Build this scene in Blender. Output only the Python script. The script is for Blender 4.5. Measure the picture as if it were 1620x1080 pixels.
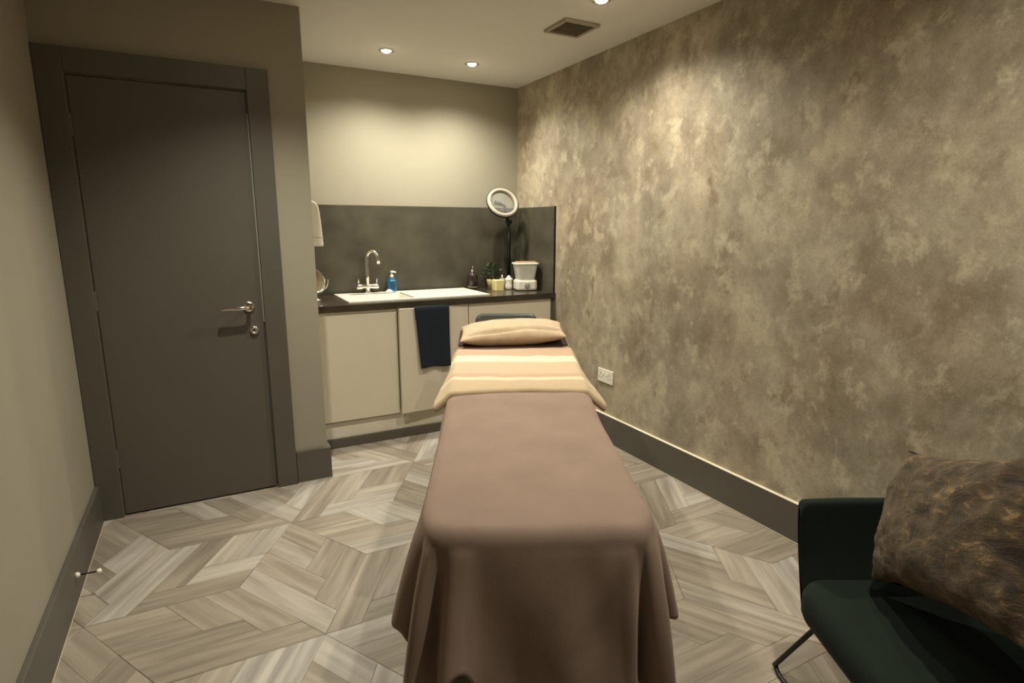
import bpy, bmesh, math, random
from mathutils import Vector, Matrix, noise
random.seed(7)
PI = math.pi
for o in list(bpy.data.objects):
    bpy.data.objects.remove(o, do_unlink=True)
S = bpy.context.scene
COL = S.collection

# ------------------------------------------------------------------ room size (metres)
H = 1.379
XL, XR, XA = -0.545, 2.233, 0.514
YR, YD, YB = -0.75, 3.156, 4.127
ZC = 2.41
YW = 3.53          # front of the worktop
ZW = 0.91

# ------------------------------------------------------------------ camera
cam = bpy.data.cameras.new('camera')
cam.sensor_width = 36; cam.lens = 912.7 / 1620 * 36
cam.clip_start = 0.02
co = bpy.data.objects.new('camera', cam); COL.objects.link(co)
ya, pi_, ro = math.radians(27.973), math.radians(11.277), math.radians(0.16)
F = Vector((math.sin(ya)*math.cos(pi_), math.cos(ya)*math.cos(pi_), -math.sin(pi_)))
R = Vector((math.cos(ya), -math.sin(ya), 0)); U = R.cross(F)
R2 = R*math.cos(ro) + U*math.sin(ro); U2 = U*math.cos(ro) - R*math.sin(ro)
co.matrix_world = Matrix((( R2.x, U2.x, -F.x, 0), (R2.y, U2.y, -F.y, 0), (R2.z, U2.z, -F.z, H), (0, 0, 0, 1)))
S.camera = co

# ------------------------------------------------------------------ light
S.view_settings.view_transform = 'Standard'; S.view_settings.look = 'None'
S.view_settings.gamma = 1; S.view_settings.use_curve_mapping = False
S.view_settings.exposure = 2.0
w = bpy.data.worlds.new('world'); S.world = w; w.use_nodes = True
w.node_tree.nodes['Background'].inputs[0].default_value = (0.9, 0.8, 0.6, 1)
w.node_tree.nodes['Background'].inputs[1].default_value = 0.0
LAMP = (1.0, 0.96, 0.80)
SPOTS = [  # x, y, watts, label
    (1.08, 3.65, 17.5, 'lit recessed ceiling spotlight, the left one above the sink'),
    (1.65, 3.67, 17.5, 'lit recessed ceiling spotlight, the right one above the sink'),
    (1.74, 2.40, 20.5, 'recessed ceiling spotlight by the vent, cut by the top edge of the photo'),
    (0.32, 2.40, 24, 'recessed ceiling spotlight in front of the grey door, above the frame'),
    (1.12, 0.62, 20, 'recessed ceiling spotlight above the foot of the bed, above the frame'),
    (1.66, 0.95, 5, 'added unseen fill spotlight above the green chair, above the frame'),  # added fill light, evens out the near part of the wallpaper
]
for i, (x, y, e, _) in enumerate(SPOTS):
    l = bpy.data.lights.new('spotlight_beam', 'SPOT'); l.energy = e; l.color = LAMP
    l.spot_size = math.radians(118 if i == 3 else 150); l.spot_blend = 1.0; l.shadow_soft_size = 0.025
    lo = bpy.data.objects.new('spotlight_beam', l); COL.objects.link(lo); lo.location = (x, y, ZC-0.042)

# ------------------------------------------------------------------ materials
def lin(h):
    h = h.lstrip('#'); c = [int(h[i:i+2], 16)/255 for i in (0, 2, 4)]
    return tuple((v/12.92 if v <= .04045 else ((v+.055)/1.055)**2.4) for v in c) + (1,)
def col(c): return lin(c) if isinstance(c, str) else (tuple(c) + (1,))[:4]
def mat(name, base, rough=.6, metal=0, spec=.5, sheen=0, trans=0, var=0, vscale=8, bump=0, bscale=60, alpha=1, coat=0, stretch=(1, 1, 1)):
    m = bpy.data.materials.new(name); m.use_nodes = True
    nt = m.node_tree; b = nt.nodes['Principled BSDF']; c = col(base)
    b.inputs['Base Color'].default_value = c; b.inputs['Roughness'].default_value = rough
    b.inputs['Metallic'].default_value = metal; b.inputs['Specular IOR Level'].default_value = spec
    b.inputs['Sheen Weight'].default_value = sheen; b.inputs['Transmission Weight'].default_value = trans
    b.inputs['Alpha'].default_value = alpha; b.inputs['Coat Weight'].default_value = coat
    if sheen: b.inputs['Sheen Tint'].default_value = tuple(min(1, v*2+.1) for v in c[:3]) + (1,)
    tc = nt.nodes.new('ShaderNodeTexCoord'); mp = nt.nodes.new('ShaderNodeMapping'); mp.inputs['Scale'].default_value = stretch
    nt.links.new(tc.outputs['Object'], mp.inputs[0])
    if var:
        n = nt.nodes.new('ShaderNodeTexNoise'); n.inputs['Scale'].default_value = vscale; n.inputs['Detail'].default_value = 5
        nt.links.new(mp.outputs[0], n.inputs['Vector'])
        r = nt.nodes.new('ShaderNodeValToRGB'); r.color_ramp.elements[0].position = .3; r.color_ramp.elements[1].position = .7
        r.color_ramp.elements[0].color = tuple(v*(1-var) for v in c[:3]) + (1,)
        r.color_ramp.elements[1].color = tuple(min(1, v*(1+var)) for v in c[:3]) + (1,)
        nt.links.new(n.outputs[0], r.inputs[0]); nt.links.new(r.outputs[0], b.inputs['Base Color'])
    if bump:
        n = nt.nodes.new('ShaderNodeTexNoise'); n.inputs['Scale'].default_value = bscale; n.inputs['Detail'].default_value = 3
        nt.links.new(mp.outputs[0], n.inputs['Vector'])
        bp = nt.nodes.new('ShaderNodeBump'); bp.inputs['Strength'].default_value = bump; bp.inputs['Distance'].default_value = .004
        nt.links.new(n.outputs[0], bp.inputs['Height']); nt.links.new(bp.outputs[0], b.inputs['Normal'])
    return m
M = {}
M['paint'] = mat('taupe_wall_paint', '#989180', .85, bump=.1, bscale=250, var=.03, vscale=2)
M['paint_back'] = M['paint']
M['ceil'] = mat('ceiling_paint', '#e0ddd6', .9)
M['wood'] = mat('dark_taupe_gloss_paint', '#57534a', .5, var=.03, vscale=3)
M['dark'] = mat('near_black', '#16140f', .6)
M['cab'] = mat('cashmere_cabinet_laminate', '#d2c8b4', .35, var=.02)
M['cabedge'] = mat('cabinet_edge', '#ded4c0', .3)
M['plinth'] = mat('grey_plinth', '#d2c9b8', .35, var=.05)
M['stone'] = mat('dark_stone_laminate', '#4c483d', .34, var=.28, vscale=5, bump=.1, bscale=30)
M['stonetop'] = mat('dark_worktop_laminate', '#3a352b', .22, var=.3, vscale=9)
M['chrome'] = mat('chrome', '#e9e5dc', .12, metal=1)
M['mirror'] = mat('mirror_glass', '#f2f2ee', .02, metal=1)
M['white'] = mat('white_ceramic', '#f4f0e4', .25)
M['plastic'] = mat('white_plastic', '#e6e0d2', .4)
M['blue'] = mat('blue_liquid_plastic', '#1b6f9c', .2, var=.1)
M['black'] = mat('black_satin_metal', '#0c0b0a', .4)
M['leather'] = mat('charcoal_leatherette', '#20231d', .45, bump=.15, bscale=80)
M['blanket'] = mat('mauve_brown_fleece', '#846f62', .95, sheen=.35, var=.08, vscale=7, bump=.14, bscale=420)
M['brown'] = mat('dark_brown_fleece', '#3c2d26', .95, sheen=.2, bump=.3, bscale=200)
M['pillow'] = mat('beige_terry', '#b9a286', .95, sheen=.3, var=.08, vscale=25, bump=.5, bscale=260)
M['navy'] = mat('navy_terry', '#0e1a26', .95, sheen=.3, bump=.5, bscale=260)
M['velvet'] = mat('dark_green_velvet', '#101c14', .9, spec=.25, sheen=.2, var=.2, vscale=6, bump=.1, bscale=120)
M['candle'] = mat('cream_wax', '#e8d79a', .5)
M['leaf'] = mat('green_leaf', '#3c4a2c', .6, var=.3, vscale=30)
M['clear'] = mat('frosted_clear_plastic', '#e8e5da', .3, alpha=.7)
M['glass'] = mat('lens_glass', '#ffffff', .05, alpha=.04, spec=.2)
M['amber'] = mat('smoked_bottle_plastic', '#2c2523', .15, coat=.5)
M['tan'] = mat('tan_wood', '#b98d5d', .6, var=.15)
M['grey'] = mat('pale_grey_metal', '#8f8f86', .4)
M['vent'] = mat('vent_plastic', '#a39a88', .6)

def emis(name, c, s):
    m = bpy.data.materials.new(name); m.use_nodes = True; nt = m.node_tree; b = nt.nodes['Principled BSDF']
    b.inputs['Emission Color'].default_value = col(c); b.inputs['Emission Strength'].default_value = s; return m
M['lamp'] = emis('lit_lamp_glass', (1, .86, .6), 30)

def wallpaper():
    m = bpy.data.materials.new('mottled_metallic_wallpaper'); m.use_nodes = True; nt = m.node_tree; N = nt.nodes.new; L = nt.links.new
    b = nt.nodes['Principled BSDF']; tc = N('ShaderNodeTexCoord')
    mp = N('ShaderNodeMapping'); mp.inputs['Scale'].default_value = (1, 1.05, .88); L(tc.outputs['Object'], mp.inputs[0])
    def nz(scale, det, rough, dist, off=0):
        a = N('ShaderNodeMapping'); a.inputs['Location'].default_value = (off, off*1.7, off*.6); L(mp.outputs[0], a.inputs[0])
        n = N('ShaderNodeTexNoise'); n.inputs['Scale'].default_value = scale; n.inputs['Detail'].default_value = det
        n.inputs['Roughness'].default_value = rough; n.inputs['Distortion'].default_value = dist; L(a.outputs[0], n.inputs['Vector']); return n
    def ramp(n, stops):
        r = N('ShaderNodeValToRGB'); e = r.color_ramp.elements
        e[0].position, e[0].color = stops[0][0], col(stops[0][1]); e[1].position, e[1].color = stops[-1][0], col(stops[-1][1])
        for p, c in stops[1:-1]:
            k = e.new(p); k.color = col(c)
        L(n.outputs[0], r.inputs[0]); return r
    base = ramp(nz(3.8, 9, .68, .10), [(.36, '#887c69'), (.46, '#988d7a'), (.54, '#a69b87'), (.65, '#b6ab95')])
    hi = ramp(nz(10, 8, .68, .1, 7.3), [(.52, (0, 0, 0)), (.64, (1, 1, 1))])
    dk = ramp(nz(5.8, 8, .68, .1, 17.3), [(.56, (0, 0, 0)), (.68, (1, 1, 1))])
    m1 = N('ShaderNodeMix'); m1.data_type = 'RGBA'; L(dk.outputs[0], m1.inputs[0]); L(base.outputs[0], m1.inputs[6]); m1.inputs[7].default_value = col('#84765f')
    s = N('ShaderNodeMath'); s.operation = 'MULTIPLY'; s.inputs[1].default_value = .62; L(hi.outputs[0], s.inputs[0])
    m2 = N('ShaderNodeMix'); m2.data_type = 'RGBA'; L(s.outputs[0], m2.inputs[0]); L(m1.outputs[2], m2.inputs[6]); m2.inputs[7].default_value = col('#c6bca4')
    pk = ramp(nz(1.6, 4, .6, .1, 31), [(.42, (0, 0, 0)), (.62, (.55, .55, .55))])
    m3 = N('ShaderNodeMix'); m3.data_type = 'RGBA'; m3.blend_type = 'MULTIPLY'; L(pk.outputs[0], m3.inputs[0]); L(m2.outputs[2], m3.inputs[6]); m3.inputs[7].default_value = (1, .90, .84, 1)
    gr = ramp(nz(140, 2, .6, 0, 41), [(.35, (.86, .86, .86)), (.65, (1, 1, 1))])
    m4 = N('ShaderNodeMix'); m4.data_type = 'RGBA'; m4.blend_type = 'MULTIPLY'; m4.inputs[0].default_value = 1; L(m3.outputs[2], m4.inputs[6]); L(gr.outputs[0], m4.inputs[7])
    L(m4.outputs[2], b.inputs['Base Color']); b.inputs['Roughness'].default_value = .6; b.inputs['Specular IOR Level'].default_value = .35
    fn = nz(90, 3, .6, 0, 2); bp = N('ShaderNodeBump'); bp.inputs['Strength'].default_value = .25; bp.inputs['Distance'].default_value = .002
    L(fn.outputs[0], bp.inputs['Height']); L(bp.outputs[0], b.inputs['Normal'])
    return m
M['paper'] = wallpaper()

def plankmat():
    m = bpy.data.materials.new('limed_oak_plank'); m.use_nodes = True; nt = m.node_tree; N = nt.nodes.new; L = nt.links.new
    b = nt.nodes['Principled BSDF']; tc = N('ShaderNodeTexCoord'); oi = N('ShaderNodeObjectInfo')
    mul = N('ShaderNodeMath'); mul.operation = 'MULTIPLY'; mul.inputs[1].default_value = 57; L(oi.outputs['Random'], mul.inputs[0])
    ad = N('ShaderNodeVectorMath'); ad.operation = 'ADD'; L(tc.outputs['Object'], ad.inputs[0]); L(mul.outputs[0], ad.inputs[1])
    mp = N('ShaderNodeMapping'); mp.inputs['Scale'].default_value = (2.2, 26, 1); L(ad.outputs[0], mp.inputs[0])
    n = N('ShaderNodeTexNoise'); n.inputs['Scale'].default_value = 1; n.inputs['Detail'].default_value = 4; n.inputs['Distortion'].default_value = .4
    L(mp.outputs[0], n.inputs['Vector'])
    r = N('ShaderNodeValToRGB'); e = r.color_ramp.elements
    e[0].position, e[0].color = .32, col('#968e86'); e[1].position, e[1].color = .7, col('#c0b9b1'); L(n.outputs[0], r.inputs[0])
    r2 = N('ShaderNodeValToRGB'); e = r2.color_ramp.elements
    e[0].color = col('#cfc8bd'); e[1].color = col('#ffffff'); e.new(.5).color = col('#e8e1d6'); L(oi.outputs['Random'], r2.inputs[0])
    mx = N('ShaderNodeMix'); mx.data_type = 'RGBA'; mx.blend_type = 'MULTIPLY'; mx.inputs[0].default_value = 1
    L(r.outputs[0], mx.inputs[6]); L(r2.outputs[0], mx.inputs[7]); L(mx.outputs[2], b.inputs['Base Color'])
    b.inputs['Roughness'].default_value = .5; b.inputs['Specular IOR Level'].default_value = .35
    bp = N('ShaderNodeBump'); bp.inputs['Strength'].default_value = .15; bp.inputs['Distance'].default_value = .001
    L(n.outputs[0], bp.inputs['Height']); L(bp.outputs[0], b.inputs['Normal'])
    return m
M['plank'] = plankmat()

def towelmat():   # woven stripes across the towel (object y)
    m = mat('striped_beige_terry', '#d8bd97', .95, sheen=.3, bump=.5, bscale=260); nt = m.node_tree; N = nt.nodes.new; L = nt.links.new
    b = nt.nodes['Principled BSDF']; tc = N('ShaderNodeTexCoord'); sx = N('ShaderNodeSeparateXYZ'); L(tc.outputs['Object'], sx.inputs[0])
    mr = N('ShaderNodeMapRange'); mr.inputs[1].default_value = 0; mr.inputs[2].default_value = .6; L(sx.outputs['Y'], mr.inputs[0])
    r = N('ShaderNodeValToRGB'); r.color_ramp.interpolation = 'LINEAR'; e = r.color_ramp.elements
    stops = [(0, '#b09a7c'), (.13, '#b59b80'), (.15, '#cdbda0'), (.18, '#cdbda0'), (.20, '#b6957c'), (.25, '#b6957c'), (.27, '#bca48a'), (.485, '#bda388'), (.51, '#dccfb2'), (.61, '#dccfb2'), (.64, '#b5947b'), (.9, '#b3927a'), (1, '#bca286')]
    e[0].position, e[0].color = 0, col(stops[0][1]); e[1].position, e[1].color = 1, col(stops[-1][1])
    for p, c in stops[1:-1]: e.new(p).color = col(c)
    L(mr.outputs[0], r.inputs[0]); L(r.outputs[0], b.inputs['Base Color']); return m
M['towel'] = towelmat()

def furmat():
    m = bpy.data.materials.new('brown_crushed_fur'); m.use_nodes = True; nt = m.node_tree; N = nt.nodes.new; L = nt.links.new
    b = nt.nodes['Principled BSDF']; tc = N('ShaderNodeTexCoord')
    mp = N('ShaderNodeMapping'); mp.inputs['Scale'].default_value = (1.0, 1.9, 1); mp.inputs['Rotation'].default_value = (0, 0, .5); L(tc.outputs['Object'], mp.inputs[0])
    n = N('ShaderNodeTexNoise'); n.inputs['Scale'].default_value = 20; n.inputs['Detail'].default_value = 9; n.inputs['Roughness'].default_value = .72; n.inputs['Distortion'].default_value = .5
    L(mp.outputs[0], n.inputs['Vector'])
    r = N('ShaderNodeValToRGB'); e = r.color_ramp.elements
    e[0].position, e[0].color = .40, col('#22170c'); e[1].position, e[1].color = .74, col('#a68a5e'); e.new(.56).color = col('#4a3722')
    L(n.outputs[0], r.inputs[0]); L(r.outputs[0], b.inputs['Base Color']); b.inputs['Roughness'].default_value = .85
    b.inputs['Sheen Weight'].default_value = .35; b.inputs['Sheen Tint'].default_value = (.8, .65, .45, 1)
    bp = N('ShaderNodeBump'); bp.inputs['Strength'].default_value = .9; bp.inputs['Distance'].default_value = .01
    L(n.outputs[0], bp.inputs['Height']); L(bp.outputs[0], b.inputs['Normal'])
    return m
M['fur'] = furmat()

# ------------------------------------------------------------------ helpers
def obj(name, bm, m, parent=None, loc=(0, 0, 0), rot=(0, 0, 0), smooth=False, label=None):
    me = bpy.data.meshes.new(name)
    if isinstance(bm, tuple): me.from_pydata(*bm)
    else:
        bmesh.ops.recalc_face_normals(bm, faces=bm.faces[:]); bm.to_mesh(me); bm.free()
    if smooth:
        for p in me.polygons: p.use_smooth = True
    me.materials.append(M[m] if isinstance(m, str) else m)
    o = bpy.data.objects.new(name, me); COL.objects.link(o); o.location = loc; o.rotation_euler = rot
    if parent: o.parent = parent
    if label: o['label'] = label
    return o
def thing(name, label, cat, loc=(0, 0, 0), rz=0, group=None, rot=None):
    o = bpy.data.objects.new(name, None); COL.objects.link(o); o.location = loc; o.rotation_euler = rot or (0, 0, rz)
    o.empty_display_size = .05
    o['label'] = label; o['category'] = cat
    if group: o['group'] = group
    return o
def tag(o, label, cat, group=None):
    o['label'] = label; o['category'] = cat
    if group: o['group'] = group
    return o
def struct(name, bm, m, **k):
    o = obj(name, bm, m, **k); o['kind'] = 'structure'; return o
def box(x0, x1, y0, y1, z0, z1, bev=0, seg=2, bm=None):
    bm = bm or bmesh.new(); b2 = bmesh.new()
    vs = [b2.verts.new((x, y, z)) for z in (z0, z1) for y in (y0, y1) for x in (x0, x1)]
    for f in ((0, 2, 3, 1), (4, 5, 7, 6), (0, 1, 5, 4), (2, 6, 7, 3), (0, 4, 6, 2), (1, 3, 7, 5)): b2.faces.new([vs[i] for i in f])
    if bev: bmesh.ops.bevel(b2, geom=b2.edges[:], offset=bev, segments=seg, profile=.5, affect='EDGES')
    me = bpy.data.meshes.new('t'); b2.to_mesh(me); b2.free(); bm.from_mesh(me); bpy.data.meshes.remove(me)
    return bm
def prism(pts, z0, z1, bm=None, bev=0, axis='z'):
    bm2 = bmesh.new()
    def P(p, z): return {'z': (p[0], p[1], z), 'y': (p[0], z, p[1]), 'x': (z, p[0], p[1])}[axis]
    a = [bm2.verts.new(P(p, z0)) for p in pts]; b = [bm2.verts.new(P(p, z1)) for p in pts]; n = len(pts)
    bm2.faces.new(a); bm2.faces.new(b[::-1])
    for i in range(n): bm2.faces.new((a[i], a[(i+1) % n], b[(i+1) % n], b[i]))
    if bev:
        bmesh.ops.recalc_face_normals(bm2, faces=bm2.faces[:])
        cap = [e for e in bm2.edges if (e.verts[0] in a and e.verts[1] in a) or (e.verts[0] in b and e.verts[1] in b)]
        bmesh.ops.bevel(bm2, geom=cap, offset=bev, segments=2, profile=.5, affect='EDGES')
    if bm is None: return bm2
    me = bpy.data.meshes.new('t'); bm2.to_mesh(me); bm2.free(); bm.from_mesh(me); bpy.data.meshes.remove(me); return bm
def rrect(x0, x1, y0, y1, r, seg=6):
    pts = []
    for cx, cy, a in ((x1-r, y1-r, 0), (x0+r, y1-r, 90), (x0+r, y0+r, 180), (x1-r, y0+r, 270)):
        for k in range(seg+1):
            t = math.radians(a + 90*k/seg); pts.append((cx+r*math.cos(t), cy+r*math.sin(t)))
    return pts
def lathe(prof, seg=28, bm=None, c=(0, 0, 0), ax='z'):
    bm = bm or bmesh.new(); rings = []
    for r, z in prof:
        ring = []
        for i in range(seg):
            a = 2*PI*i/seg; p = (r*math.cos(a), r*math.sin(a), z)
            if ax == 'y': p = (p[0], -p[2], p[1])
            if ax == 'x': p = (p[2], p[0], p[1])
            ring.append(bm.verts.new((p[0]+c[0], p[1]+c[1], p[2]+c[2])))
        rings.append(ring)
    for a, b in zip(rings, rings[1:]):
        for i in range(seg): bm.faces.new((a[i], a[(i+1) % seg], b[(i+1) % seg], b[i]))
    if prof[0][0] > 1e-4: bm.faces.new(rings[0][::-1])
    if prof[-1][0] > 1e-4: bm.faces.new(rings[-1])
    bmesh.ops.remove_doubles(bm, verts=bm.verts[:], dist=1e-6)
    return bm
def tube(pts, rad, seg=12, bm=None, closed=False):
    bm = bm or bmesh.new(); pts = [Vector(p) for p in pts]; n = len(pts); rings = []; up = None
    for i in range(n):
        if closed: d = pts[(i+1) % n] - pts[i-1]
        else: d = pts[min(i+1, n-1)] - pts[max(i-1, 0)]
        d.normalize()
        if up is None: up = Vector((0, 0, 1)) if abs(d.z) < .9 else Vector((1, 0, 0))
        s = d.cross(up).normalized(); up = s.cross(d).normalized()
        r = rad[i] if isinstance(rad, (list, tuple)) else rad
        rings.append([bm.verts.new(pts[i] + s*r*math.cos(2*PI*k/seg) + up*r*math.sin(2*PI*k/seg)) for k in range(seg)])
    for i in range(n if closed else n-1):
        a, b = rings[i], rings[(i+1) % n]
        for k in range(seg): bm.faces.new((a[k], a[(k+1) % seg], b[(k+1) % seg], b[k]))
    if not closed: bm.faces.new(rings[0][::-1]); bm.faces.new(rings[-1])
    return bm
def cr(P, n):   # Catmull-Rom through tuples
    out = []; m = len(P)
    for i in range(m-1):
        p0, p1, p2, p3 = P[max(i-1, 0)], P[i], P[i+1], P[min(i+2, m-1)]
        for k in range(n):
            t = k/n
            out.append(tuple(.5*(2*b + (c-a)*t + (2*a-5*b+4*c-d)*t*t + (3*b-a-3*c+d)*t**3) for a, b, c, d in zip(p0, p1, p2, p3)))
    out.append(tuple(P[-1])); return out
def grid(rows):
    v = [p for r in rows for p in r]; n = len(rows[0])
    f = [(i*n+j, i*n+j+1, (i+1)*n+j+1, (i+1)*n+j) for i in range(len(rows)-1) for j in range(n-1)]
    return (v, [], f)
def mod(o, solid=0, sub=0, off=-1, bevel=0):
    if solid:
        s = o.modifiers.new('solid', 'SOLIDIFY'); s.thickness = solid; s.offset = off
    if bevel:
        s = o.modifiers.new('bevel', 'BEVEL'); s.width = bevel; s.segments = 2
    if sub:
        s = o.modifiers.new('sub', 'SUBSURF'); s.levels = sub; s.render_levels = sub
    return o
def sstep(a, b, x):
    t = max(0, min(1, (x-a)/(b-a))); return t*t*(3-2*t)

# ------------------------------------------------------------------ structure
fl = struct('floor', box(XL-.1, XR+.1, YR-.1, YB+.1, -.12, -.0015), mat('joint_brown', '#6b6254', .7))
A = 0.495; d = [Vector((A*math.cos(k*PI/3), A*math.sin(k*PI/3))) for k in range(6)]
org = Vector((.257, 1.847)); b1 = d[0]+d[1]; b2 = d[1]+d[2]
def clip(poly, ax, lim, sgn):
    out = []
    for i in range(len(poly)):
        a, b = poly[i], poly[(i+1) % len(poly)]; ia, ib = sgn*(a[ax]-lim) >= 0, sgn*(b[ax]-lim) >= 0
        if ia: out.append(a)
        if ia != ib: t = (lim-a[ax])/(b[ax]-a[ax]); out.append(a.lerp(b, t))
    return out
# every rhombus is laid with nested V courses of short planks: (a0, a1, b0, b1, grain along p or q)
COURSES = [(0, .25, 0, 1, 'q'), (.25, 1, 0, .25, 'p'), (.25, .5, .25, 1, 'q'), (.5, 1, .25, .5, 'p'), (.5, .75, .5, 1, 'q'), (.75, 1, .5, 1, 'q')]
cache = {}; far = []
for i in range(-8, 9):
    for j in range(-8, 9):
        V = org + b1*i + b2*j
        for k in range(3):
            p, q = d[k], d[k+1]
            for ci, (a0, a1, b0, b1_, gd) in enumerate(COURSES):
                g = .0004; ang = (k + (gd == 'q'))*PI/3
                cs = [V + p*a + q*b for a, b in ((a0, b0), (a1, b0), (a1, b1_), (a0, b1_))]
                c = sum(cs, Vector((0, 0)))/4
                full = [c + (pt-c)*(1 - g/(.25*A*.4)) for pt in cs]
                poly = full
                for ax, lim, sg in ((0, XL+.002, 1), (0, XR-.002, -1), (1, YR+.002, 1), (1, 3.66, -1)):
                    if poly: poly = clip(poly, ax, lim, sg)
                if len(poly) < 3: continue
                if all(pt.x < XA+.01 and pt.y > YD-.01 for pt in poly): continue
                area = abs(sum(poly[t].x*poly[(t+1) % len(poly)].y - poly[(t+1) % len(poly)].x*poly[t].y for t in range(len(poly))))/2
                if area < .0009: continue
                if c.y < .5: far.append(poly); continue
                same = len(poly) == 4 and all((x-y).length < 1e-6 for x, y in zip(poly, full))
                rm = Matrix.Rotation(-ang, 2)
                if same and ci in cache:
                    o = bpy.data.objects.new('plank', cache[ci]); COL.objects.link(o)
                else:
                    loc = [rm @ (pt-c) for pt in poly]
                    o = obj('plank', prism([(t.x, t.y) for t in loc], -.006, 0), 'plank')
                    if same: cache[ci] = o.data
                o.location = (c.x, c.y, 0); o.rotation_euler = (0, 0, ang); o.parent = fl
bm = bmesh.new()
for poly in far: prism([(t.x, t.y) for t in poly], -.006, 0, bm)
o = obj('plank_field', bm, 'plank', fl); o['kind'] = 'stuff'
T = .12
struct('wall_left', box(XL-T, XL, YR-T, YD+T, -.1, ZC+.1), 'paint')
struct('wall_right', box(XR, XR+T, YR-T, YB+T, -.1, ZC+.1), 'paper')
struct('wall_back', box(XA, XR, YB, YB+T, -.1, ZC+.1), 'paint_back')
struct('wall_rear', box(XL, XR, YR-T, YR, -.1, ZC+.1), 'paint')
DX0, DX1, DZ = -.443, .246, 2.0
# door wall with an opening, and the alcove's side wall
bm = box(DX1, XA, YD, YD+T, -.1, ZC+.1); box(XL, DX0, YD, YD+T, -.1, ZC+.1, bm=bm); box(DX0, DX1, YD, YD+T, DZ, ZC+.1, bm=bm)
box(XA-T, XA, YD+T, YB+T, -.1, ZC+.1, bm=bm); box(DX0, DX1, YD+.07, YD+T, -.1, DZ, bm=bm)
struct('wall_door', bm, 'paint')

def cyl_hole_ceiling():
    struct('ceiling', box(XL-T, XR+T, YR-T, YB+T, ZC, ZC+.1), 'ceil')
cyl_hole_ceiling()
BH, BT = .18, .018
def base(name, pts):
    bm = bmesh.new()
    for x0, x1, y0, y1 in pts: box(x0, x1, y0, y1, 0, BH, .003, 2, bm)
    struct(name, bm, 'wood')
M['bead'] = mat('pale_lit_edge', '#e9dfc8', .5)
base('baseboard_left', [(XL, XL+BT, YR, YD-.022)])
base('baseboard_right', [(XR-BT, XR, YR, YW+.03)])
base('baseboard_rear', [(XL+BT, XR-BT, YR, YR+BT)])
base('baseboard_door', [(.350, XA+BT, YD-BT, YD)])
base('baseboard_alcove', [(XA, XA+BT, YD, YW+.05)])
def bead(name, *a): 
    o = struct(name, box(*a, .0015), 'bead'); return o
bead('trim_2', XR-BT-.001, XR, YR+BT, YW+.018, BH-.0005, BH+.004)  # pale colour stands in for light caught on the right skirting's top edge
M['bead'] = mat('dull_sealant', '#b5aa94', .6)
bead('trim_3', XR-BT-.005, XR-BT, YR+BT, YW+.018, 0, .005)
bead('trim_4', XL+BT, XL+BT+.004, YR+BT, YD-.03, 0, .004)
bead('trim_5', .350, XA+BT, YD-BT-.004, YD-BT, 0, .004)
# architrave
bm = box(XL+.001, DX0-.003, YD-.022, YD, 0, 2.103, .003); box(DX1+.003, .348, YD-.022, YD, 0, 2.103, .003, 2, bm)
box(DX0-.003, DX1+.003, YD-.022, YD, DZ+.004, 2.103, .003, 2, bm); struct('trim_1', bm, 'wood')
dr = struct('door_1', box(DX0+.002, DX1-.003, YD-.006, YD+.036, .008, DZ-.003, .002), 'wood')
# pale strip stands in for the glint down the door's closing edge
obj('glint_strip', box(DX1-.0035, DX1+.002, YD-.0085, YD-.004, .9, 1.9), 'grey', dr)
# lever handle
hx, hz = .180, .982
hd = obj('door_handle', tube([(hx, YD-.012, hz), (hx, YD-.05, hz), (hx-.012, YD-.062, hz), (hx-.03, YD-.064, hz), (hx-.125, YD-.064, hz-.004)], .0095, 12), 'chrome', dr, smooth=True, label='chrome lever door handle')
obj('rose', lathe([(0.026, 0), (.026, .007), (.022, .010), (.0, .010)], 28, c=(hx, YD-.006, hz), ax='y'), 'chrome', hd, smooth=True)
lk = obj('lock_cylinder', lathe([(0.022, 0), (.022, .006), (.018, .014), (.010, .015), (.009, .008), (0, .008)], 28, c=(.196, YD-.006, .862), ax='y'), 'chrome', dr, smooth=True, label='round chrome lock cylinder')
obj('keyhole', box(.193, .199, YD-.0155, YD-.010, .852, .870, .001), 'dark', lk)
# hinges
for z in (.25, 1.0, 1.75): obj('hinge', lathe([(.006, 0), (.006, .09)], 12, c=(DX0-.001, YD-.014, z)), 'wood', dr)

# door stop on the skirting
ds = thing('door_stop', 'small rod door stop with white tip on the left skirting', 'door stop', (XL+BT, 2.483, .094))
obj('mounting_plate', lathe([(.011, 0), (.010, .008), (.004, .014)], 16, ax='x'), 'white', ds, smooth=True)
obj('rod', tube([(.008, 0, 0), (.068, 0, -.003)], .003, 8), 'black', ds)
obj('rubber_tip', lathe([(.007, .064), (.009, .068), (.009, .076), (.005, .080), (0, .080)], 16, c=(0, 0, -.003), ax='x'), 'white', ds, smooth=True)

# ------------------------------------------------------------------ ceiling fittings
for x, y, e, lab in SPOTS:
    t = thing('ceiling_spotlight', lab, 'spotlight', (x, y, ZC), group='recessed ceiling spotlights')
    obj('bezel', lathe([(.030, .0), (.044, -.001), (.044, -.003), (.038, -.005), (.030, -.004), (.028, -.001)], 32), 'chrome', t, smooth=True)
    obj('lamp_glass', lathe([(.0, -.012), (.016, -.0105), (.026, -.006), (.030, -.001), (.030, 0)], 24), 'lamp', t, smooth=True)
vt = thing('ceiling_vent', 'square louvred extractor vent set in the ceiling', 'vent', (1.825, 2.775, ZC))
bm = bmesh.new(); o_, i_ = .108, .088
for a in ((-o_, o_, -o_, -i_), (-o_, o_, i_, o_), (-o_, -i_, -i_, i_), (i_, o_, -i_, i_)): box(a[0], a[1], a[2], a[3], -.014, 0, .003, 2, bm)
obj('frame', bm, 'vent', vt)
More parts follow.
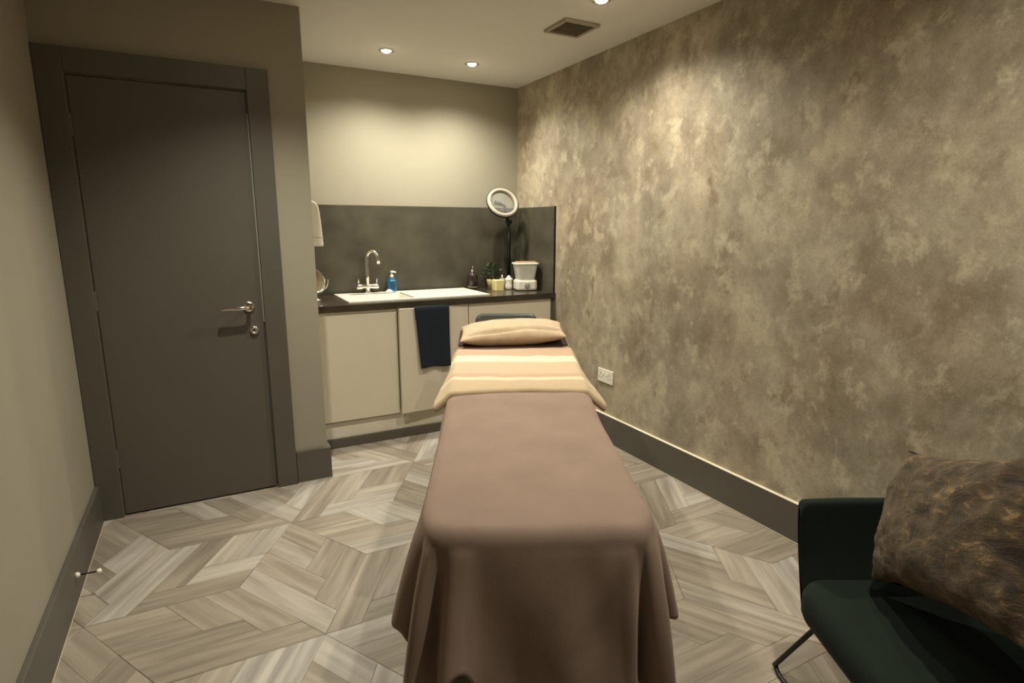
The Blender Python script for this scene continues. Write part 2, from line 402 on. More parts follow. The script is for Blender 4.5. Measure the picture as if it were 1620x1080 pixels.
obj('backing', box(-i_, i_, -i_, i_, -.002, 0), mat('vent_core', '#4f4a3c', .8), vt)
for k in range(9):
    y = -i_+.010+k*.0207
    o = obj('slat', box(-i_, i_, -.008, .008, -.0012, .0012), 'vent', vt); o.location = (0, y, -.008); o.rotation_euler = (math.radians(38), 0, 0)

# ------------------------------------------------------------------ kitchenette
# splashback panels
tag(obj('splashback', box(XA+.001, XR-.012, YB-.012, YB, ZW, 1.520, .001), 'stone'), 'dark stone splashback panel on the back wall behind the sink', 'splashback')
sp = tag(obj('splashback', box(XR-.012, XR, YW+.018, YB-.012, ZW, 1.520, .001), 'stone'), 'short dark stone splashback return on the mottled right wall', 'splashback')
sp2 = obj('edge_strip', box(XR-.014, XR, YW+.014, YW+.018, ZW, 1.521), 'black', sp)
# worktop with a hole for the sink
SX0, SX1, SY0, SY1 = .775, 1.745, 3.612, 4.085
bm = box(XA+.001, SX0+.01, YW, YB-.012, ZW-.038, ZW, .002)
box(SX1-.01, XR-.001, YW, YB-.012, ZW-.038, ZW, .002, 2, bm)
box(SX0+.01, SX1-.01, YW, SY0+.01, ZW-.038, ZW, .002, 2, bm); box(SX0+.01, SX1-.01, SY1-.01, YB-.012, ZW-.038, ZW, .002, 2, bm)
tag(obj('worktop', bm, 'stonetop'), 'dark laminate worktop running the width of the alcove', 'worktop')
# sink
sk = thing('sink', 'white inset sink with drainer let into the dark worktop', 'sink', (0, 0, 0))
bx0, bx1, by0, by1 = SX0+.06, SX0+.44, SY0+.045, SY1-.075
dx0_, dx1_ = SX0+.50, SX1-.035
bm = bmesh.new(); zt, zb = ZW+.007, ZW-.0
for a in ((SX0, bx0, SY0, SY1), (bx1, dx0_, SY0, SY1), (dx1_, SX1, SY0, SY1), (bx0, bx1, SY0, by0), (bx0, bx1, by1, SY1), (dx0_, dx1_, SY0, by0), (dx0_, dx1_, by1+.03, SY1)):
    box(a[0], a[1], a[2], a[3], zb, zt, 0, 2, bm)
bmesh.ops.remove_doubles(bm, verts=bm.verts[:], dist=1e-5)
obj('rim', bm, 'white', sk)
bm = bmesh.new(); D = .15
outer = rrect(bx0, bx1, by0, by1, .04, 5); inner = rrect(bx0+.02, bx1-.02, by0+.02, by1-.02, .05, 5)
r0 = [bm.verts.new((x, y, zt)) for x, y in rrect(bx0, bx1, by0, by1, .001, 5)]
ra = [bm.verts.new((x, y, zt-.004)) for x, y in outer]; rb = [bm.verts.new((x, y, zt-D)) for x, y in inner]
n = len(ra)
for i in range(n):
    bm.faces.new((r0[i], r0[(i+1) % n], ra[(i+1) % n], ra[i])); bm.faces.new((ra[i], ra[(i+1) % n], rb[(i+1) % n], rb[i]))
bm.faces.new(rb[::-1])
bw = obj('bowl', bm, 'white', sk, label='recessed bowl of the white sink')
obj('waste', lathe([(.0, .006), (.03, .005), (.038, .0), (.038, -.003)], 24, c=((bx0+bx1)/2, (by0+by1)/2, zt-D)), 'chrome', bw, smooth=True)
dn = obj('drainer', box(dx0_, dx1_, by0, by1+.03, zb-.002, zt-.004), 'white', sk)
for k in range(8):
    x = dx0_+.03+k*(dx1_-dx0_-.06)/7
    obj('drainer_rib', box(x-.006, x+.006, by0+.02, by1+.01, zt-.0045, zt-.0005, .0015), 'white', dn)

# tap
TX, TY = 1.005, 4.055
tp = thing('mixer_tap', 'chrome swan-neck mixer tap with two lever handles on the sink', 'tap', (TX, TY, zt))
obj('foot', lathe([(.026, 0), (.026, .006), (.015, .012), (.013, .045)], 20), 'chrome', tp, smooth=True)
obj('body', lathe([(.0, -.078), (.014, -.078), (.018, -.07), (.018, -.04), (.015, -.035), (.015, .035), (.018, .04), (.018, .07), (.014, .078), (0, .078)], 20, c=(0, 0, .045), ax='x'), 'chrome', tp, smooth=True)
pts = [(0, 0, .05), (0, 0, .12), (0, 0, .24)]
for k in range(1, 13):
    a = PI*k/12; pts.append((.032-.032*math.cos(a), -.045*(1-math.cos(a))/1.0*.6, .24+.05*math.sin(a)))
pts.append((.066, -.058, .205))
obj('spout', tube(pts, [.0125]*3+[.0115]*12+[.013], 14), 'chrome', tp, smooth=True)
for s in (-1, 1):
    h_ = obj('lever', tube([(s*.062, 0, .06), (s*.064, -.002, .088), (s*.066, -.006, .10)], [.006, .005, .0055], 10), 'chrome', tp, smooth=True)
# little overflow plug by the tap
pl = tag(obj('sink_plug', lathe([(.0, 0), (.024, 0), (.026, .006), (.016, .012), (.012, .018), (0, .019)], 20, c=(0, 0, 0)), 'white', loc=(1.155, 4.05, zt), smooth=True), 'white sink plug lying on the sink rim beside the blue soap', 'plug')

# worktop clutter ---------------------------------------------------
def pump(t, z, s=1, m='chrome', turn=0):
    c_ = obj('pump_collar', lathe([(.014*s, z), (.014*s, z+.012*s), (.009*s, z+.018*s), (.004*s, z+.019*s)], 18), m, t, smooth=True)
    obj('pump_stem', lathe([(.004*s, z+.018*s), (.004*s, z+.038*s)], 10), m, c_)
    dx, dy = math.cos(turn), math.sin(turn)
    obj('pump_nozzle', tube([(-.008*s*dx, -.008*s*dy, z+.040*s), (.012*s*dx, .012*s*dy, z+.041*s), (.034*s*dx, .034*s*dy, z+.036*s)], [.008*s, .0075*s, .004*s], 10), m, c_, smooth=True)
t = thing('soap_bottle', 'blue pump soap bottle with white pump behind the sink', 'soap bottle', (1.185, 4.075, ZW+.0072))
obj('bottle_body', prism(rrect(-.031, .031, -.022, .022, .018), 0, .085, bev=.006), 'blue', t, smooth=False)
obj('bottle_shoulder', lathe([(.024, .083), (.022, .092), (.013, .099), (.013, .104)], 20), 'blue', t, smooth=True)
obj('bottle_label', prism(rrect(-.020, .020, -.0235, -.0215, .0005, 1), .018, .07), mat('dark_blue_label', '#0f4468', .4), t)
pump(t, .102, .95, 'white', -.6)
t = thing('lotion_bottle', 'dark brown pump bottle with chrome top right of the drainer', 'lotion bottle', (1.81, 4.055, ZW))
obj('bottle_body', lathe([(.0, 0), (.036, 0), (.039, .006), (.039, .095), (.034, .11), (.018, .122), (.013, .126), (.013, .13)], 26), 'amber', t, smooth=True)
obj('base_band', lathe([(.0395, .010), (.0395, .018)], 26), 'grey', t)
pump(t, .128, .95, 'chrome', -1.9)
# plant
PX, PY = 1.955, 4.02
t = thing('potted_plant', 'small bushy green plant in a cream pot behind the candle', 'plant', (PX, PY, ZW))
obj('pot', lathe([(0, 0), (.028, 0), (.038, .06), (.038, .066), (.033, .066), (.031, .05), (0, .05)], 24), 'candle', t, smooth=True)
obj('soil', lathe([(0, .055), (.032, .052)], 20), 'dark', t)
rnd = random.Random(4)
lm = None
for k in range(95):
    a = rnd.uniform(0, 2*PI); el = rnd.uniform(.15, 1.45); rr = rnd.uniform(.03, .075)
    c = Vector((rr*math.cos(a)*math.cos(el)*1.0, rr*math.sin(a)*math.cos(el), .085+rr*math.sin(el)*1.35))
    if lm is None:
        L_, W_ = .026, .009
        v = [(0, 0, 0), (L_*.4, W_, .003), (L_, 0, -.002), (L_*.4, -W_, .003), (L_*.4, 0, -.002)]
        o = obj('leaf', (v, [], [(0, 4, 1), (1, 4, 2), (2, 4, 3), (3, 4, 0)]), 'leaf', t); lm = o.data
    else:
        o = bpy.data.objects.new('leaf', lm); COL.objects.link(o); o.parent = t
    o.location = c; s = rnd.uniform(.8, 1.35); o.scale = (s, s, s)
    o.rotation_euler = (rnd.uniform(-.6, .6), -el*.7+rnd.uniform(-.5, .5), a+rnd.uniform(-.5, .5))
bm = bmesh.new()
for k in range(9):
    a = k*.7; tube([(0, 0, .05), (.012*math.cos(a), .012*math.sin(a), .09), (.035*math.cos(a), .035*math.sin(a), .12+.02*math.sin(k))], .0015, 5, bm)
obj('stem', bm, 'leaf', t)
t = thing('candle', 'cream square-sided candle jar in front of the green plant', 'candle', (1.925, 3.85, ZW))
obj('jar', prism(rrect(-.037, .037, -.034, .034, .012), 0, .078, bev=.003), 'candle', t)
obj('wax', prism(rrect(-.032, .032, -.029, .029, .01), .078, .0795), mat('pale_wax', '#f3ead0', .4), t)
obj('wick', lathe([(.001, .079), (.001, .087)], 6), 'dark', t)
t = thing('lidded_jar', 'small clear jar with silver knob lid half behind the plant', 'jar', (2.035, 4.0, ZW))
obj('jar_body', lathe([(0, 0), (.024, 0), (.026, .01), (.026, .06), (.020, .072), (.016, .076)], 22), 'clear', t, smooth=True)
obj('lid', lathe([(.018, .074), (.018, .084), (.010, .092), (.011, .1), (0, .106)], 20), 'chrome', t, smooth=True)
t = thing('white_bottle', 'small white ribbed bottle with round cap left of the steamer', 'bottle', (2.035, 3.885, ZW))
obj('bottle_body', lathe([(0, 0), (.025, 0), (.028, .008), (.029, .03), (.024, .05), (.029, .07), (.030, .082), (.018, .088)], 24), 'plastic', t, smooth=True)
obj('cap', lathe([(.017, .086), (.017, .094), (.009, .096), (.009, .104), (0, .107)], 18), 'plastic', t, smooth=True)
# towel steamer
t = thing('steamer', 'white countertop steamer with round dial and clear basket', 'steamer', (2.115, 3.775, ZW+.003), rz=-.25)
obj('base_unit', prism(rrect(-.082, .082, -.06, .06, .03), 0, .078, bev=.014), 'plastic', t, smooth=False)
obj('foot_pad', prism(rrect(-.075, .075, -.055, .055, .03), -.003, .001), 'dark', t)
dl = obj('dial', lathe([(.020, 0), (.020, .008), (.016, .010), (0, .010)], 24, c=(0, -.060, .038), ax='y'), 'grey', t, smooth=False, label='round grey control dial')
obj('dial_pointer', box(-.0015, .0015, -.0715, -.0698, .038, .054), 'white', dl)
bm = bmesh.new(); ra = [bm.verts.new((x, y, .078)) for x, y in rrect(-.066, .066, -.048, .048, .025)]; rb = [bm.verts.new((x, y, .190)) for x, y in rrect(-.085, .085, -.063, .063, .03)]
n = len(ra)
for i in range(n): bm.faces.new((ra[i], ra[(i+1) % n], rb[(i+1) % n], rb[i]))
bm.faces.new(ra[::-1])
bk = obj('basket', bm, 'clear', t, smooth=False, label='clear frosted steaming basket'); mod(bk, .0025)
obj('lid', prism(rrect(-.094, .094, -.070, .070, .032), .190, .202, bev=.005), 'plastic', t)
tag(obj('wooden_tray', prism(rrect(-.075, .075, -.028, .028, .008), 0, .008, bev=.002), 'tan', loc=(2.125, 3.79, ZW+.2053), rot=(0, 0, -.35)), 'flat tan wooden strip lying on top of the steamer', 'tray')

# magnifier lamp in the corner
LX, LY = 2.105, 4.02
t = thing('magnifier_lamp', 'round magnifier ring lamp on black pole standing in worktop corner', 'lamp', (LX, LY, ZW))
obj('base', lathe([(0, 0), (.042, 0), (.042, .010), (.02, .016), (.012, .03)], 28), 'black', t, smooth=True)
obj('pole', tube([(0, 0, .01), (0, 0, .30), (0, 0, .32), (-.002, 0, .50)], [.013, .013, .0155, .0155], 12), 'black', t, smooth=True)
obj('joint_knob', lathe([(0, -.02), (.016, -.02), (.016, .02), (0, .02)], 18, c=(-.002, 0, .505), ax='x'), 'black', t, smooth=True)
hc = Vector((2.0, 3.92, 1.55)) - Vector((LX, LY, ZW))
hr = (math.radians(60), math.radians(0), math.radians(-6))
nrm = Matrix.Rotation(hr[2], 3, 'Z') @ Matrix.Rotation(hr[0], 3, 'X') @ Vector((0, 0, 1))
obj('bracket_arm', tube([(-.002, 0, .505), (-.03, -.02, .54), tuple(hc - nrm*.04 + Vector((.03, 0, .0))), tuple(hc - nrm*.035 + Vector((-.05, 0, .02)))], [.010, .010, .012, .018], 10), 'black', t, smooth=True)
hd = obj('lamp_head', bmesh.new(), mat('ring_diffuser', '#b5ab99', .5), t); 
bm = bmesh.new(); seg = 48; prof = [(.095, -.012), (.095, .012), (.099, .018), (.112, .018), (.120, .010), (.122, -.008), (.116, -.016), (.099, -.016)]
rings = []
for i in range(seg):
    a = 2*PI*i/seg; rings.append([bm.verts.new((r*math.cos(a), r*math.sin(a), z)) for r, z in prof])
for i in range(seg):
    for k in range(len(prof)):
        bm.faces.new((rings[i][k], rings[(i+1) % seg][k], rings[(i+1) % seg][(k+1) % len(prof)], rings[i][(k+1) % len(prof)]))
bmesh.ops.recalc_face_normals(bm, faces=bm.faces[:]); bm.to_mesh(hd.data); bm.free()
for p in hd.data.polygons: p.use_smooth = True
hd.location = hc; hd.rotation_euler = hr; hd['label'] = 'pale unlit ring light'
obj('lens', lathe([(.095, -.002), (.06, -.005), (0, -.007), (0, .007), (.06, .005), (.095, .002)], 40), 'glass', hd, smooth=True)
bk = obj('shell_back', bmesh.new(), 'black', hd)
bm = bmesh.new(); rings = []; prof = [(.095, -.017), (.118, -.018), (.125, -.006), (.125, .006), (.1228, .006), (.1228, -.006), (.117, -.0165)]
for i in range(seg):
    a = 2*PI*i/seg; rings.append([bm.verts.new((r*math.cos(a), r*math.sin(a), z)) for r, z in prof])
for i in range(seg):
    for k in range(len(prof)): bm.faces.new((rings[i][k], rings[(i+1) % seg][k], rings[(i+1) % seg][(k+1) % len(prof)], rings[i][(k+1) % len(prof)]))
bmesh.ops.recalc_face_normals(bm, faces=bm.faces[:]); bm.to_mesh(bk.data); bm.free()

# round vanity mirror at the left end
t = thing('vanity_mirror', 'round chrome table mirror at the left end of worktop', 'mirror', (.612, 3.86, ZW))
obj('mirror_foot', lathe([(0, 0), (.045, 0), (.045, .005), (.008, .012), (.006, .03)], 26), 'chrome', t, smooth=True)
bm = tube([(.088*math.cos(a), 0, .125+.088*math.sin(a)) for a in [PI*1.0+PI*k/20 for k in range(21)]], .004, 8)
obj('yoke', bm, 'chrome', t, smooth=True)
mh = obj('mirror_glass', lathe([(0, -.003), (.075, -.003), (.078, 0), (.075, .003), (0, .003)], 36), 'mirror', t, smooth=False)
mh.location = (0, 0, .125); mh.rotation_euler = (math.radians(68), 0, math.radians(25))
obj('mirror_rim', tube([(.079*math.cos(2*PI*k/36), .079*math.sin(2*PI*k/36), 0) for k in range(36)], .005, 8, closed=True), 'chrome', mh, smooth=True)

# wall dispenser on the alcove side wall
t = thing('towel_dispenser', 'white wall dispenser mounted on the alcove side wall above worktop', 'dispenser', (XA, 3.50, 1.262))
pr = [(0, 0), (.104, 0), (.109, .006), (.104, .10), (.098, .19), (.092, .225), (.080, .246), (.055, .259), (0, .262)]
obj('cover', prism(pr, 0, .20, bev=.006, axis='y'), 'plastic', t)
obj('side_seam', prism([(0.004, .05), (.117, .05), (.117, .0525), (0.004, .0525)], -.0006, 0.001, axis='y'), 'grey', t)
obj('outlet_slot', box(.03, .10, .03, .17, -.002, .001), 'dark', t)

# cabinets
def cabinet(x0, x1, lab, ajar=0):
    t = thing('base_cabinet', lab, 'cabinet', ((x0+x1)/2, YW+.02, 0), group='base cabinets under the worktop'); w = (x1-x0)/2
    obj('carcass', box(-w+.001, w-.001, .022, .55, .165, ZW-.04), 'cab', t)
    obj('grip_rail', box(-w+.001, w-.001, .004, .022, .845, ZW-.04), 'plinth', t)
    dd = obj('door', box(-w+.0025, w-.0025, 0, .020, .175, .857, .002), 'cab', t)
    obj('door_lip', box(-w+.003, w-.003, -.0015, .012, .857, .866, .002), 'cabedge', dd)
    if ajar:
        dd.location = (w-.0025, 0, 0); dd.rotation_euler = (0, 0, ajar)
        for m_ in (dd.data, dd.children[0].data):
            for v in m_.vertices: v.co.x -= (w-.0025)
    return t
cabinet(.56, 1.058, 'pale cabinet left of the navy towel, beside the alcove wall')
cabinet(1.058, 1.552, 'pale cabinet with the navy towel hung over its slightly open door', .06)
cabinet(1.552, 2.205, 'pale wide cabinet at the right end, behind the bed head')
tag(obj('end_panel', box(2.205, XR-.001, YW+.022, YW+.57, 0, ZW-.04, .001), 'wood'), 'narrow dark end panel between right cabinet and mottled wall', 'panel')
tag(obj('filler_panel', box(XA+.019, .5585, YW+.022, YW+.57, 0, ZW-.04, .001), 'cab'), 'narrow pale filler panel left of the left cabinet', 'panel')
pt = tag(obj('plinth', box(.56, 2.204, YW+.042, YW+.058, .0, .163, .001), 'plinth'), 'grey plinth board recessed under the pale cabinets', 'plinth')
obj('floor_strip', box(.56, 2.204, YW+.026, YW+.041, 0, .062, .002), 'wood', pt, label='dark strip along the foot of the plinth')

# navy towel over the middle door
rows = []; tx0, tx1 = 1.165, 1.402
prof = [(YW+.028, .77), (YW+.026, .80), (YW+.020, .868), (YW+.012, .874), (YW+.004, .868), (YW+.0, .84), (YW+.003, .75), (YW+.006, .65), (YW+.004, .55), (YW+.002, .468)]
prof = cr(prof, 4)
for i, (y, z) in enumerate(prof):
    row = []
    for k in range(25):
        u_ = k/24; fall = max(0, (.86-z))/.4
        x = tx0 + (tx1-tx0)*u_ + fall*(.028*(1-u_)+.004*u_)
        yy = y - (.006*fall*(1+math.sin(u_*9+.5)) if y < YW+.009 else 0) 
        yy -= (1.5495-x)*.06
        row.append((x, yy, z + (.004*math.sin(u_*5) if i == len(prof)-1 else 0)))
    rows.append(row)
o = obj('hand_towel', grid(rows), 'navy', smooth=True); mod(o, .007, 0, 1)
tag(o, 'navy hand towel hung over the middle cabinet door', 'towel')

# wall socket
t = thing('wall_socket', 'white double wall socket low on the mottled wall', 'socket', (XR, 2.907, .432))
obj('face_plate', box(-.009, 0, -.078, .078, -.044, .044, .003), 'plastic', t)
for s in (-1, 1):
    obj('rocker_switch', box(-.0125, -.008, s*.018-.006, s*.018+.006, .006, .026, .001), 'white', t)
    bm = box(-.0095, -.0085, s*.045-.003, s*.045+.003, .008, .017)
    for q in (-.011, .011): box(-.0095, -.0085, s*.045+q-.004, s*.045+q+.004, -.014, -.010, 0, 2, bm)
    obj('pin_holes', bm, 'dark', t)

# ------------------------------------------------------------------ treatment bed
BA = math.radians(25.8); B0 = (1.02, 1.84)
BR = -BA
def zt_(y): return .672 + .03*sstep(-.1, .2, y) + max(0, y-.2)*.13
def at(x, y, z): return (B0[0] + x*math.cos(BA) + y*math.sin(BA), B0[1] - x*math.sin(BA) + y*math.cos(BA), z)
bed = thing('treatment_bed', 'beauty treatment bed in the middle, draped with a mauve-brown blanket', 'bed', at(0, 0, 0), BR)
def slab(y0, y1, z0off, hw, th, name, m='leather'):
    n = 6; rows = []
    bm = bmesh.new(); rr = []
    for k in range(n+1):
        y = y0+(y1-y0)*k/n; z = zt_(y)-.016
        rr.append([bm.verts.new(p) for p in ((-hw, y, z-th), (-hw, y, z-.02), (-hw+.02, y, z), (hw-.02, y, z), (hw, y, z-.02), (hw, y, z-th))])
    for a, b in zip(rr, rr[1:]):
        for i in range(6): bm.faces.new((a[i], a[(i+1) % 6], b[(i+1) % 6], b[i]))
    bm.faces.new(rr[0]); bm.faces.new(rr[-1][::-1]); return obj(name, bm, m, bed)
slab(-.80, .18, 0, .255, .10, 'leg_cushion'); slab(.20, 1.04, 0, .268, .10, 'back_cushion')
hp = obj('head_cushion', prism(rrect(-.17, .17, -.05, .05, .045, 6), -.12, .12, bev=.02), 'leather', bed, loc=(-.030, 1.115, .818), rot=(math.radians(62), 0, 0), smooth=False, label='dark grey head cushion sticking up beyond the pillow')
obj('frame_rail', box(-.22, .22, -.72, .9, .50, .55, .01), 'grey', bed)
obj('column', box(-.12, .12, -.15, .2, .10, .50, .015), 'grey', bed)
obj('base_plate', box(-.27, .27, -.55, .62, .012, .10, .03, 3), 'grey', bed)
for sx in (-1, 1):
    for sy in (-.48, .55): obj('foot_pad', lathe([(.03, 0), (.03, .014)], 16, c=(sx*.2, sy, 0)), 'black', bed)
obj('foot_bracket', tube([(-.20, -.70, .52), (-.20, -.83, .34), (-.19, -.855, .312), (-.17, -.86, .305), (.0, -.86, .30), (.17, -.86, .305), (.19, -.855, .312), (.20, -.83, .34), (.20, -.70, .52)], .018, 12), 'grey', bed, smooth=True)

# blanket
HW = .292
K = [  # top x,y   hem x,y,z
 (-HW, .98, -.315, .98, .46), (-HW, .6, -.325, .6, .455), (-HW, .2, -.335, .2, .45), (-HW, -.2, -.325, -.2, .445), (-HW, -.5, -.325, -.5, .445), (-HW, -.66, -.335, -.64, .44),
 (-.290, -.73, -.358, -.73, .415), (-.287, -.765, -.364, -.80, .395), (-.280, -.795, -.335, -.825, .380), (-.274, -.812, -.300, -.83, .27), (-.266, -.828, -.333, -.885, .24), (-.255, -.842, -.322, -.912, .23),
 (-.240, -.853, -.270, -.852, .23), (-.222, -.858, -.250, -.850, .23), (-.200, -.861, -.235, -.925, .23), (-.175, -.863, -.200, -.925, .23), (-.14, -.864, -.155, -.893, .23),
 (-.07, -.865, -.075, -.895, .23), (0, -.865, 0, -.905, .23), (.06, -.865, .07, -.915, .23), (.12, -.864, .14, -.893, .23), (.17, -.863, .20, -.90, .23), (.205, -.861, .232, -.905, .23),
 (.230, -.857, .244, -.838, .23), (.245, -.850, .258, -.830, .23), (.257, -.840, .292, -.895, .235), (.267, -.825, .330, -.893, .24), (.276, -.808, .335, -.84, .27), (.283, -.79, .330, -.80, .385),
 (.288, -.765, .355, -.80, .395), (.290, -.73, .362, -.73, .41), (HW, -.66, .345, -.63, .44), (HW, -.5, .325, -.5, .445), (HW, -.2, .325, -.2, .445), (HW, .2, .335, .2, .45), (HW, .6, .325, .6, .455), (HW, .98, .315, .98, .46)]
C = cr(K, 9)
def arch(x, y):   # the hem is caught up over the foot bracket
    if y > -.8: return 0
    t = (x+.200)/.046
    return .135*max(0, 1-t*t)**.5 if abs(t) < 1 else 0
def wr(x, y):
    v = noise.noise(Vector((x*4, y*4, 1.3)))*.006 + noise.noise(Vector((x*11, y*11, 5)))*.0018
    v += -.008*math.exp(-((x+.105)**2)/.00018 - (y-.085)**2/.0006) - .008*math.exp(-((x+.075-(.06-y)*.8)**2)/.00018 - (y-.06)**2/.0007) - .006*math.exp(-((x-.17-(y-.0)*.5)**2)/.0012 - y**2/.01)
    return v
rows = []
NT, RN, NH = 14, 6, 26; ER = .035
for k in range(NT):
    t = k/NT; row = []
    for (tx, ty, hx_, hy_, hz_) in C:
        sy = max(ty, -.55); f = t
        # inset of the flat top by the edge radius
        cx, cy = 0, sy
        L0 = math.hypot(tx-cx, ty-cy); q = (L0-ER)/L0
        x = cx+(tx-cx)*q*f; y = cy+(ty-cy)*q*f
        row.append((x, y, zt_(y)+wr(x, y)+.002-.008*sstep(.8, 1, f)*0))
    rows.append(row)
for k in range(RN+1):
    a = PI/2*k/RN; row = []
    for (tx, ty, hx_, hy_, hz_) in C:
        sy = max(ty, -.55); L0 = math.hypot(tx, ty-sy); q = (L0-ER+ER*math.sin(a))/L0
        x = tx*q; y = sy+(ty-sy)*q
        row.append((x, y, zt_(y)+wr(x, y)*(1-k/RN)+.002-ER*(1-math.cos(a))))
    rows.append(row)
last = rows[-1]
for k in range(1, NH+1):
    t = k/NH; row = []
    for c, (lx, ly, lz) in zip(C, last):
        hz_ = c[4] + arch(c[2], c[3]); g = t**.7
        x = lx+(c[2]-lx)*g; y = ly+(c[3]-ly)*g; z = lz+(hz_-lz)*t
        if ly < -.8:
            y += .014*math.sin(x*22+z*9)*t - .012*math.exp(-((x-.17+(.62-z)*.35)**2)/.0012)*math.sin(PI*min(1, t*1.6)) 
            y -= .018*math.exp(-((x+.20)**2+(z-.33)**2*1.0)/.003)
        y += .003*noise.noise(Vector((x*9, y*5, z*6)))
        row.append((x, y, z))
    rows.append(row)
bm = bmesh.new(); gv, _, gf = grid(rows); vs = [bm.verts.new(p) for p in gv]
for f in gf: bm.faces.new([vs[i] for i in f])
bmesh.ops.remove_doubles(bm, verts=bm.verts[:], dist=.0004)
bl = obj('blanket', bm, 'blanket', smooth=True, loc=at(0, 0, 0), rot=(0, 0, BR)); mod(bl, .007, 0, 1)
tag(bl, 'mauve-brown fleece blanket draped over the treatment bed to near the floor', 'blanket')

# towel across the bed, folded thick, flaring over both sides
rows = []
NY, NX = 22, 60; TY0, TY1 = .20, .700
def towel_pt(a, b):
    fl_ = 1-sstep(0, .75, b); L0 = .315+.062*fl_ if a > 0 else .315+.052*fl_
    s_ = abs(a)*L0; sg = 1 if a > 0 else -1; e = .272
    if s_ < e: x, dz = s_, 0
    else:
        q = s_-e; x = e+q*(.80-.2*(1-fl_)); dz = -q*(.62+.2*(1-fl_)) - .0*q
        dz += .006*math.exp(-((s_-e)/.02)**2)
    y = TY0+(TY1-TY0)*b
    y += -.030*(a*a)*(1-b) + .012*math.sin(a*2.2+1)*(1-b) + .02*math.cos(a*3)*b*0 + .014*a*b - .028*b*math.exp(-((a+.35)/.4)**2)
    z = zt_(TY0+(TY1-TY0)*b) + .011 + dz + .004*noise.noise(Vector((a*4, b*4, 3)))
    return [sg*x, y, z]
for j in range(NY+1):
    b = j/NY; rows.append([tuple(Vector(towel_pt(-1+2*i/NX, b)) - Vector((0, TY0, .70))) for i in range(NX+1)])
# turned-under front fold
fold = []
for j in range(6, 0, -1):
    a_ = PI*j/6
    fold.append([(p[0], p[1]-.011*math.sin(a_), p[2]-.006*(1-math.cos(a_))) for p in rows[0]])
under = [(p[0], p[1]+.05, p[2]-.012) for p in rows[0]]
rows = [under] + fold + rows
tw = obj('bath_towel', grid(rows), 'towel', smooth=True, loc=at(0, TY0, .70), rot=(0, 0, BR)); mod(tw, .012, 1, 1)
tag(tw, 'beige towel with pale woven stripes folded across the blanket', 'towel')

# pillow
def pillow(w, dpt, th, n=40, pinch=.10, nz=.0, freq=10, seed=0, ear=0):
    def P(u_, v_, s):
        x = w*u_*(1-pinch*(1-abs(u_)**2)*0 - pinch*(v_*v_)*0)
        ex = 1-pinch*(1-v_*v_)*abs(u_)**3*0
        x = w*u_*(1 - pinch*.5*(1-u_*u_)*0 - pinch*(1-v_*v_)*0)
        # edges bow inwards between the corners
        x = w*(u_ - pinch*u_**3*(1-v_*v_)); y = dpt*(v_ - pinch*v_**3*(1-u_*u_))
        t = max(0, (1-abs(u_)**2.6)*(1-abs(v_)**2.6))**.52
        z = s*th*t
        if ear and s > 0: z -= ear*math.exp(-((v_+.74-.10*u_)/.07)**2)*min(1, t*2)*(1-.3*math.sin(u_*6))
        q = Vector((x*freq, y*freq, s*3+seed))
        k = nz*noise.fractal(q, .8, 2.2, 4) if nz else 0
        return (x + k*.4*(abs(u_) > .9), y + k*.4, z + k*(s if t > .02 else 1)*min(1, t*3+.3))
    rows = []
    us = [math.sin(PI/2*(-1+2*i/n)) for i in range(n+1)]
    bm = bmesh.new()
    for s in (1, -1):
        g = [[bm.verts.new(P(a, b, s)) for a in us] for b in us]
        for j in range(n):
            for i in range(n):
                f = (g[j][i], g[j][i+1], g[j+1][i+1], g[j+1][i]); bm.faces.new(f if s > 0 else f[::-1])
    bmesh.ops.remove_doubles(bm, verts=bm.verts[:], dist=.0006)
    return bm
pw = thing('pillow', 'beige towelling pillow at the head of the bed', 'pillow', at(-.005, .90, zt_(.90)+.012), BR)
o = obj('pillow_cover', pillow(.266, .135, .058, 44, .03, .003, 9, 2, .013), 'pillow', pw, loc=(0, -.045, .036), rot=(math.radians(6), math.radians(-2.5), 0), smooth=True)
# dark folded sheet under the pillow
tag(obj('head_sheet', prism(rrect(-.280, .280, -.14, .135, .03), 0, .012, bev=.005), 'brown', loc=at(-.002, .895, zt_(.895)-.004+.008), rot=(math.radians(7.4), 0, BR)), 'dark brown sheet lying under the beige pillow', 'sheet')

# ------------------------------------------------------------------ green tub chair
CA = math.radians(27.6); ur, us_ = (math.cos(CA), -math.sin(CA)), (math.sin(CA), math.cos(CA))
def cw(r, s): return (ur[0]*r+us_[0]*s, ur[1]*r+us_[1]*s)
CR, CS = 1.10, 1.13
cx_, cy_ = cw(CR, CS)
ch = thing('tub_chair', 'dark green velvet tub chair with black wire legs by right wall', 'chair', (cx_, cy_, 0), -CA)
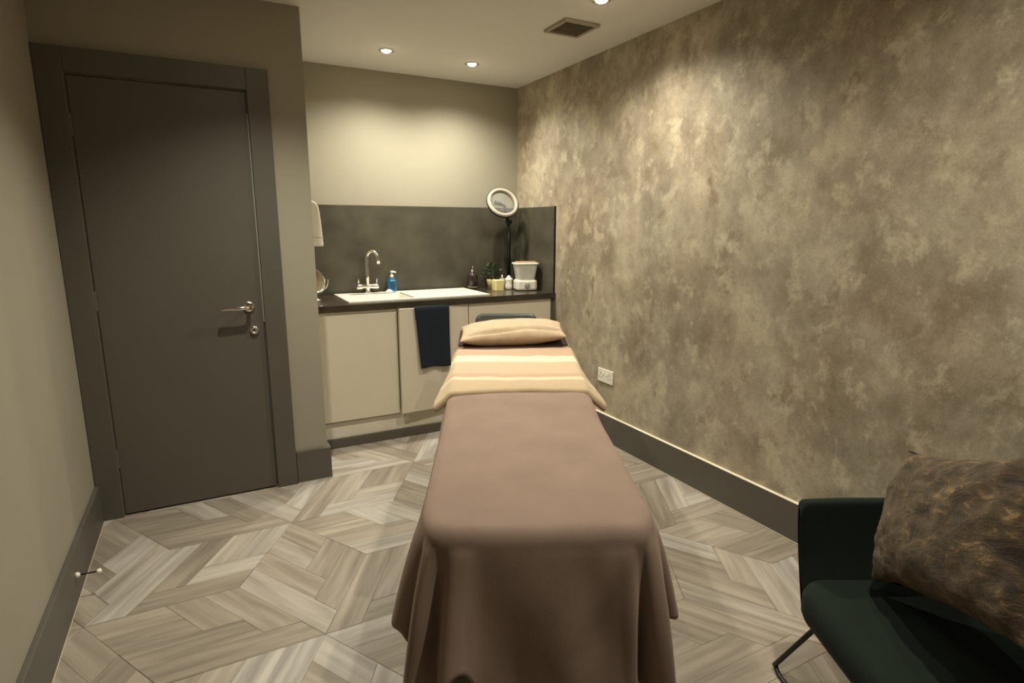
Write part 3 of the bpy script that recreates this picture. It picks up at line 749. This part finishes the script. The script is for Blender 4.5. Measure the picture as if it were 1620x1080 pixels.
# path of the wall in plan (inner face), from near front to far front
path = [(-.27, -.345), (-.15, -.355), (.02, -.355), (.14, -.335), (.235, -.27), (.285, -.15), (.295, 0), (.285, .15), (.235, .27), (.14, .335), (.02, .355), (-.15, .355), (-.27, .345)]
pp = cr(path, 20); rows = []
n = len(pp); NV = 14
def topz(u_):
    e = abs(2*u_-1)                    # 1 at arm fronts, 0 at back centre
    z = .615 + .20*sstep(.62, .15, e)*1.0 if False else .615 + .20*(1-sstep(.18, .58, e))
    return z
for k in range(NV+1):
    t = k/NV; row = []
    for i, (x, y) in enumerate(pp):
        u_ = i/(n-1); e = abs(2*u_-1); z0 = .33
        z1 = topz(u_) - .06*(1-max(0, 1-max(0, (e-.945)/.055)**2)**.5)
        z = z0+(z1-z0)*t; fl_ = .035*t + .02*t*t*(1-sstep(.2, .5, e))*2
        cxx = -.0; L0 = math.hypot(x-cxx, y); nx, ny = (x/L0*(0 if abs(x) < .0 else 1), y/L0)
        if abs(y) > .33: nx, ny = 0, math.copysign(1, y)
        # rounding under towards the seat at the bottom
        inn = .05*(1-t)**3
        row.append((x+nx*(fl_-inn), y+ny*(fl_-inn), z))
    rows.append(row)
o = obj('shell', grid(rows), 'velvet', ch, smooth=True, label='low curved arms and backrest'); mod(o, .038, 2, 1)
sp_ = []
outl = rrect(-.298, .27, -.335, .335, .085, 8)
o = obj('seat', prism(outl, .315, .415, bev=.03), 'velvet', ch, smooth=True)
o2 = mod(o, 0, 0)
def uframe(x, spl):
    P_ = [(x*.75, -.30, .325), (x, -.44, .05), (x*1.01, -.455, .022), (x*1.01, -.43, .008), (x*1.0, -.36, .008), (x, 0, .008), (x, .36, .008), (x*1.01, .43, .008), (x*1.01, .455, .022), (x, .44, .05), (x*.75, .30, .325)]
    return tube(cr(P_, 5), .0075, 10)
obj('wire_leg_frame', uframe(-.25, .1), 'black', ch, smooth=True); obj('wire_leg_frame', uframe(.24, .1), 'black', ch, smooth=True)
obj('seat_frame', box(-.22, .22, -.29, .29, .300, .318, .004), 'black', ch)

# cushion
BLc = Vector(cw(.99, 1.40) + (.456,)); az_, el_, ln_ = -.12, .36, .32
h_ = (math.sin(az_)*math.cos(el_), -math.cos(az_)*math.cos(el_))
ex = Vector(cw(*h_) + (math.sin(el_),)); n0 = ex.cross(Vector((0, 0, 1))).normalized()
if n0.dot(Vector(cw(1, 0) + (0,))) < 0: n0 = -n0
up_ = n0.cross(ex); up_ = up_ if up_.z > 0 else -up_
ey = up_*math.cos(ln_) + n0*math.sin(ln_); ez = ex.cross(ey)
hwc, hhc = .275, .172
cc = BLc + ex*hwc + ey*hhc
cu = tag(obj('cushion', pillow(hwc+.01, hhc+.01, .085, 64, .11, .010, 16, 9), 'fur', smooth=True), 'brown crushed-fur cushion leaning on the green chair', 'cushion')
cu.matrix_world = Matrix(((ex.x, ey.x, ez.x, cc.x), (ex.y, ey.y, ez.y, cc.y), (ex.z, ey.z, ez.z, cc.z), (0, 0, 0, 1)))
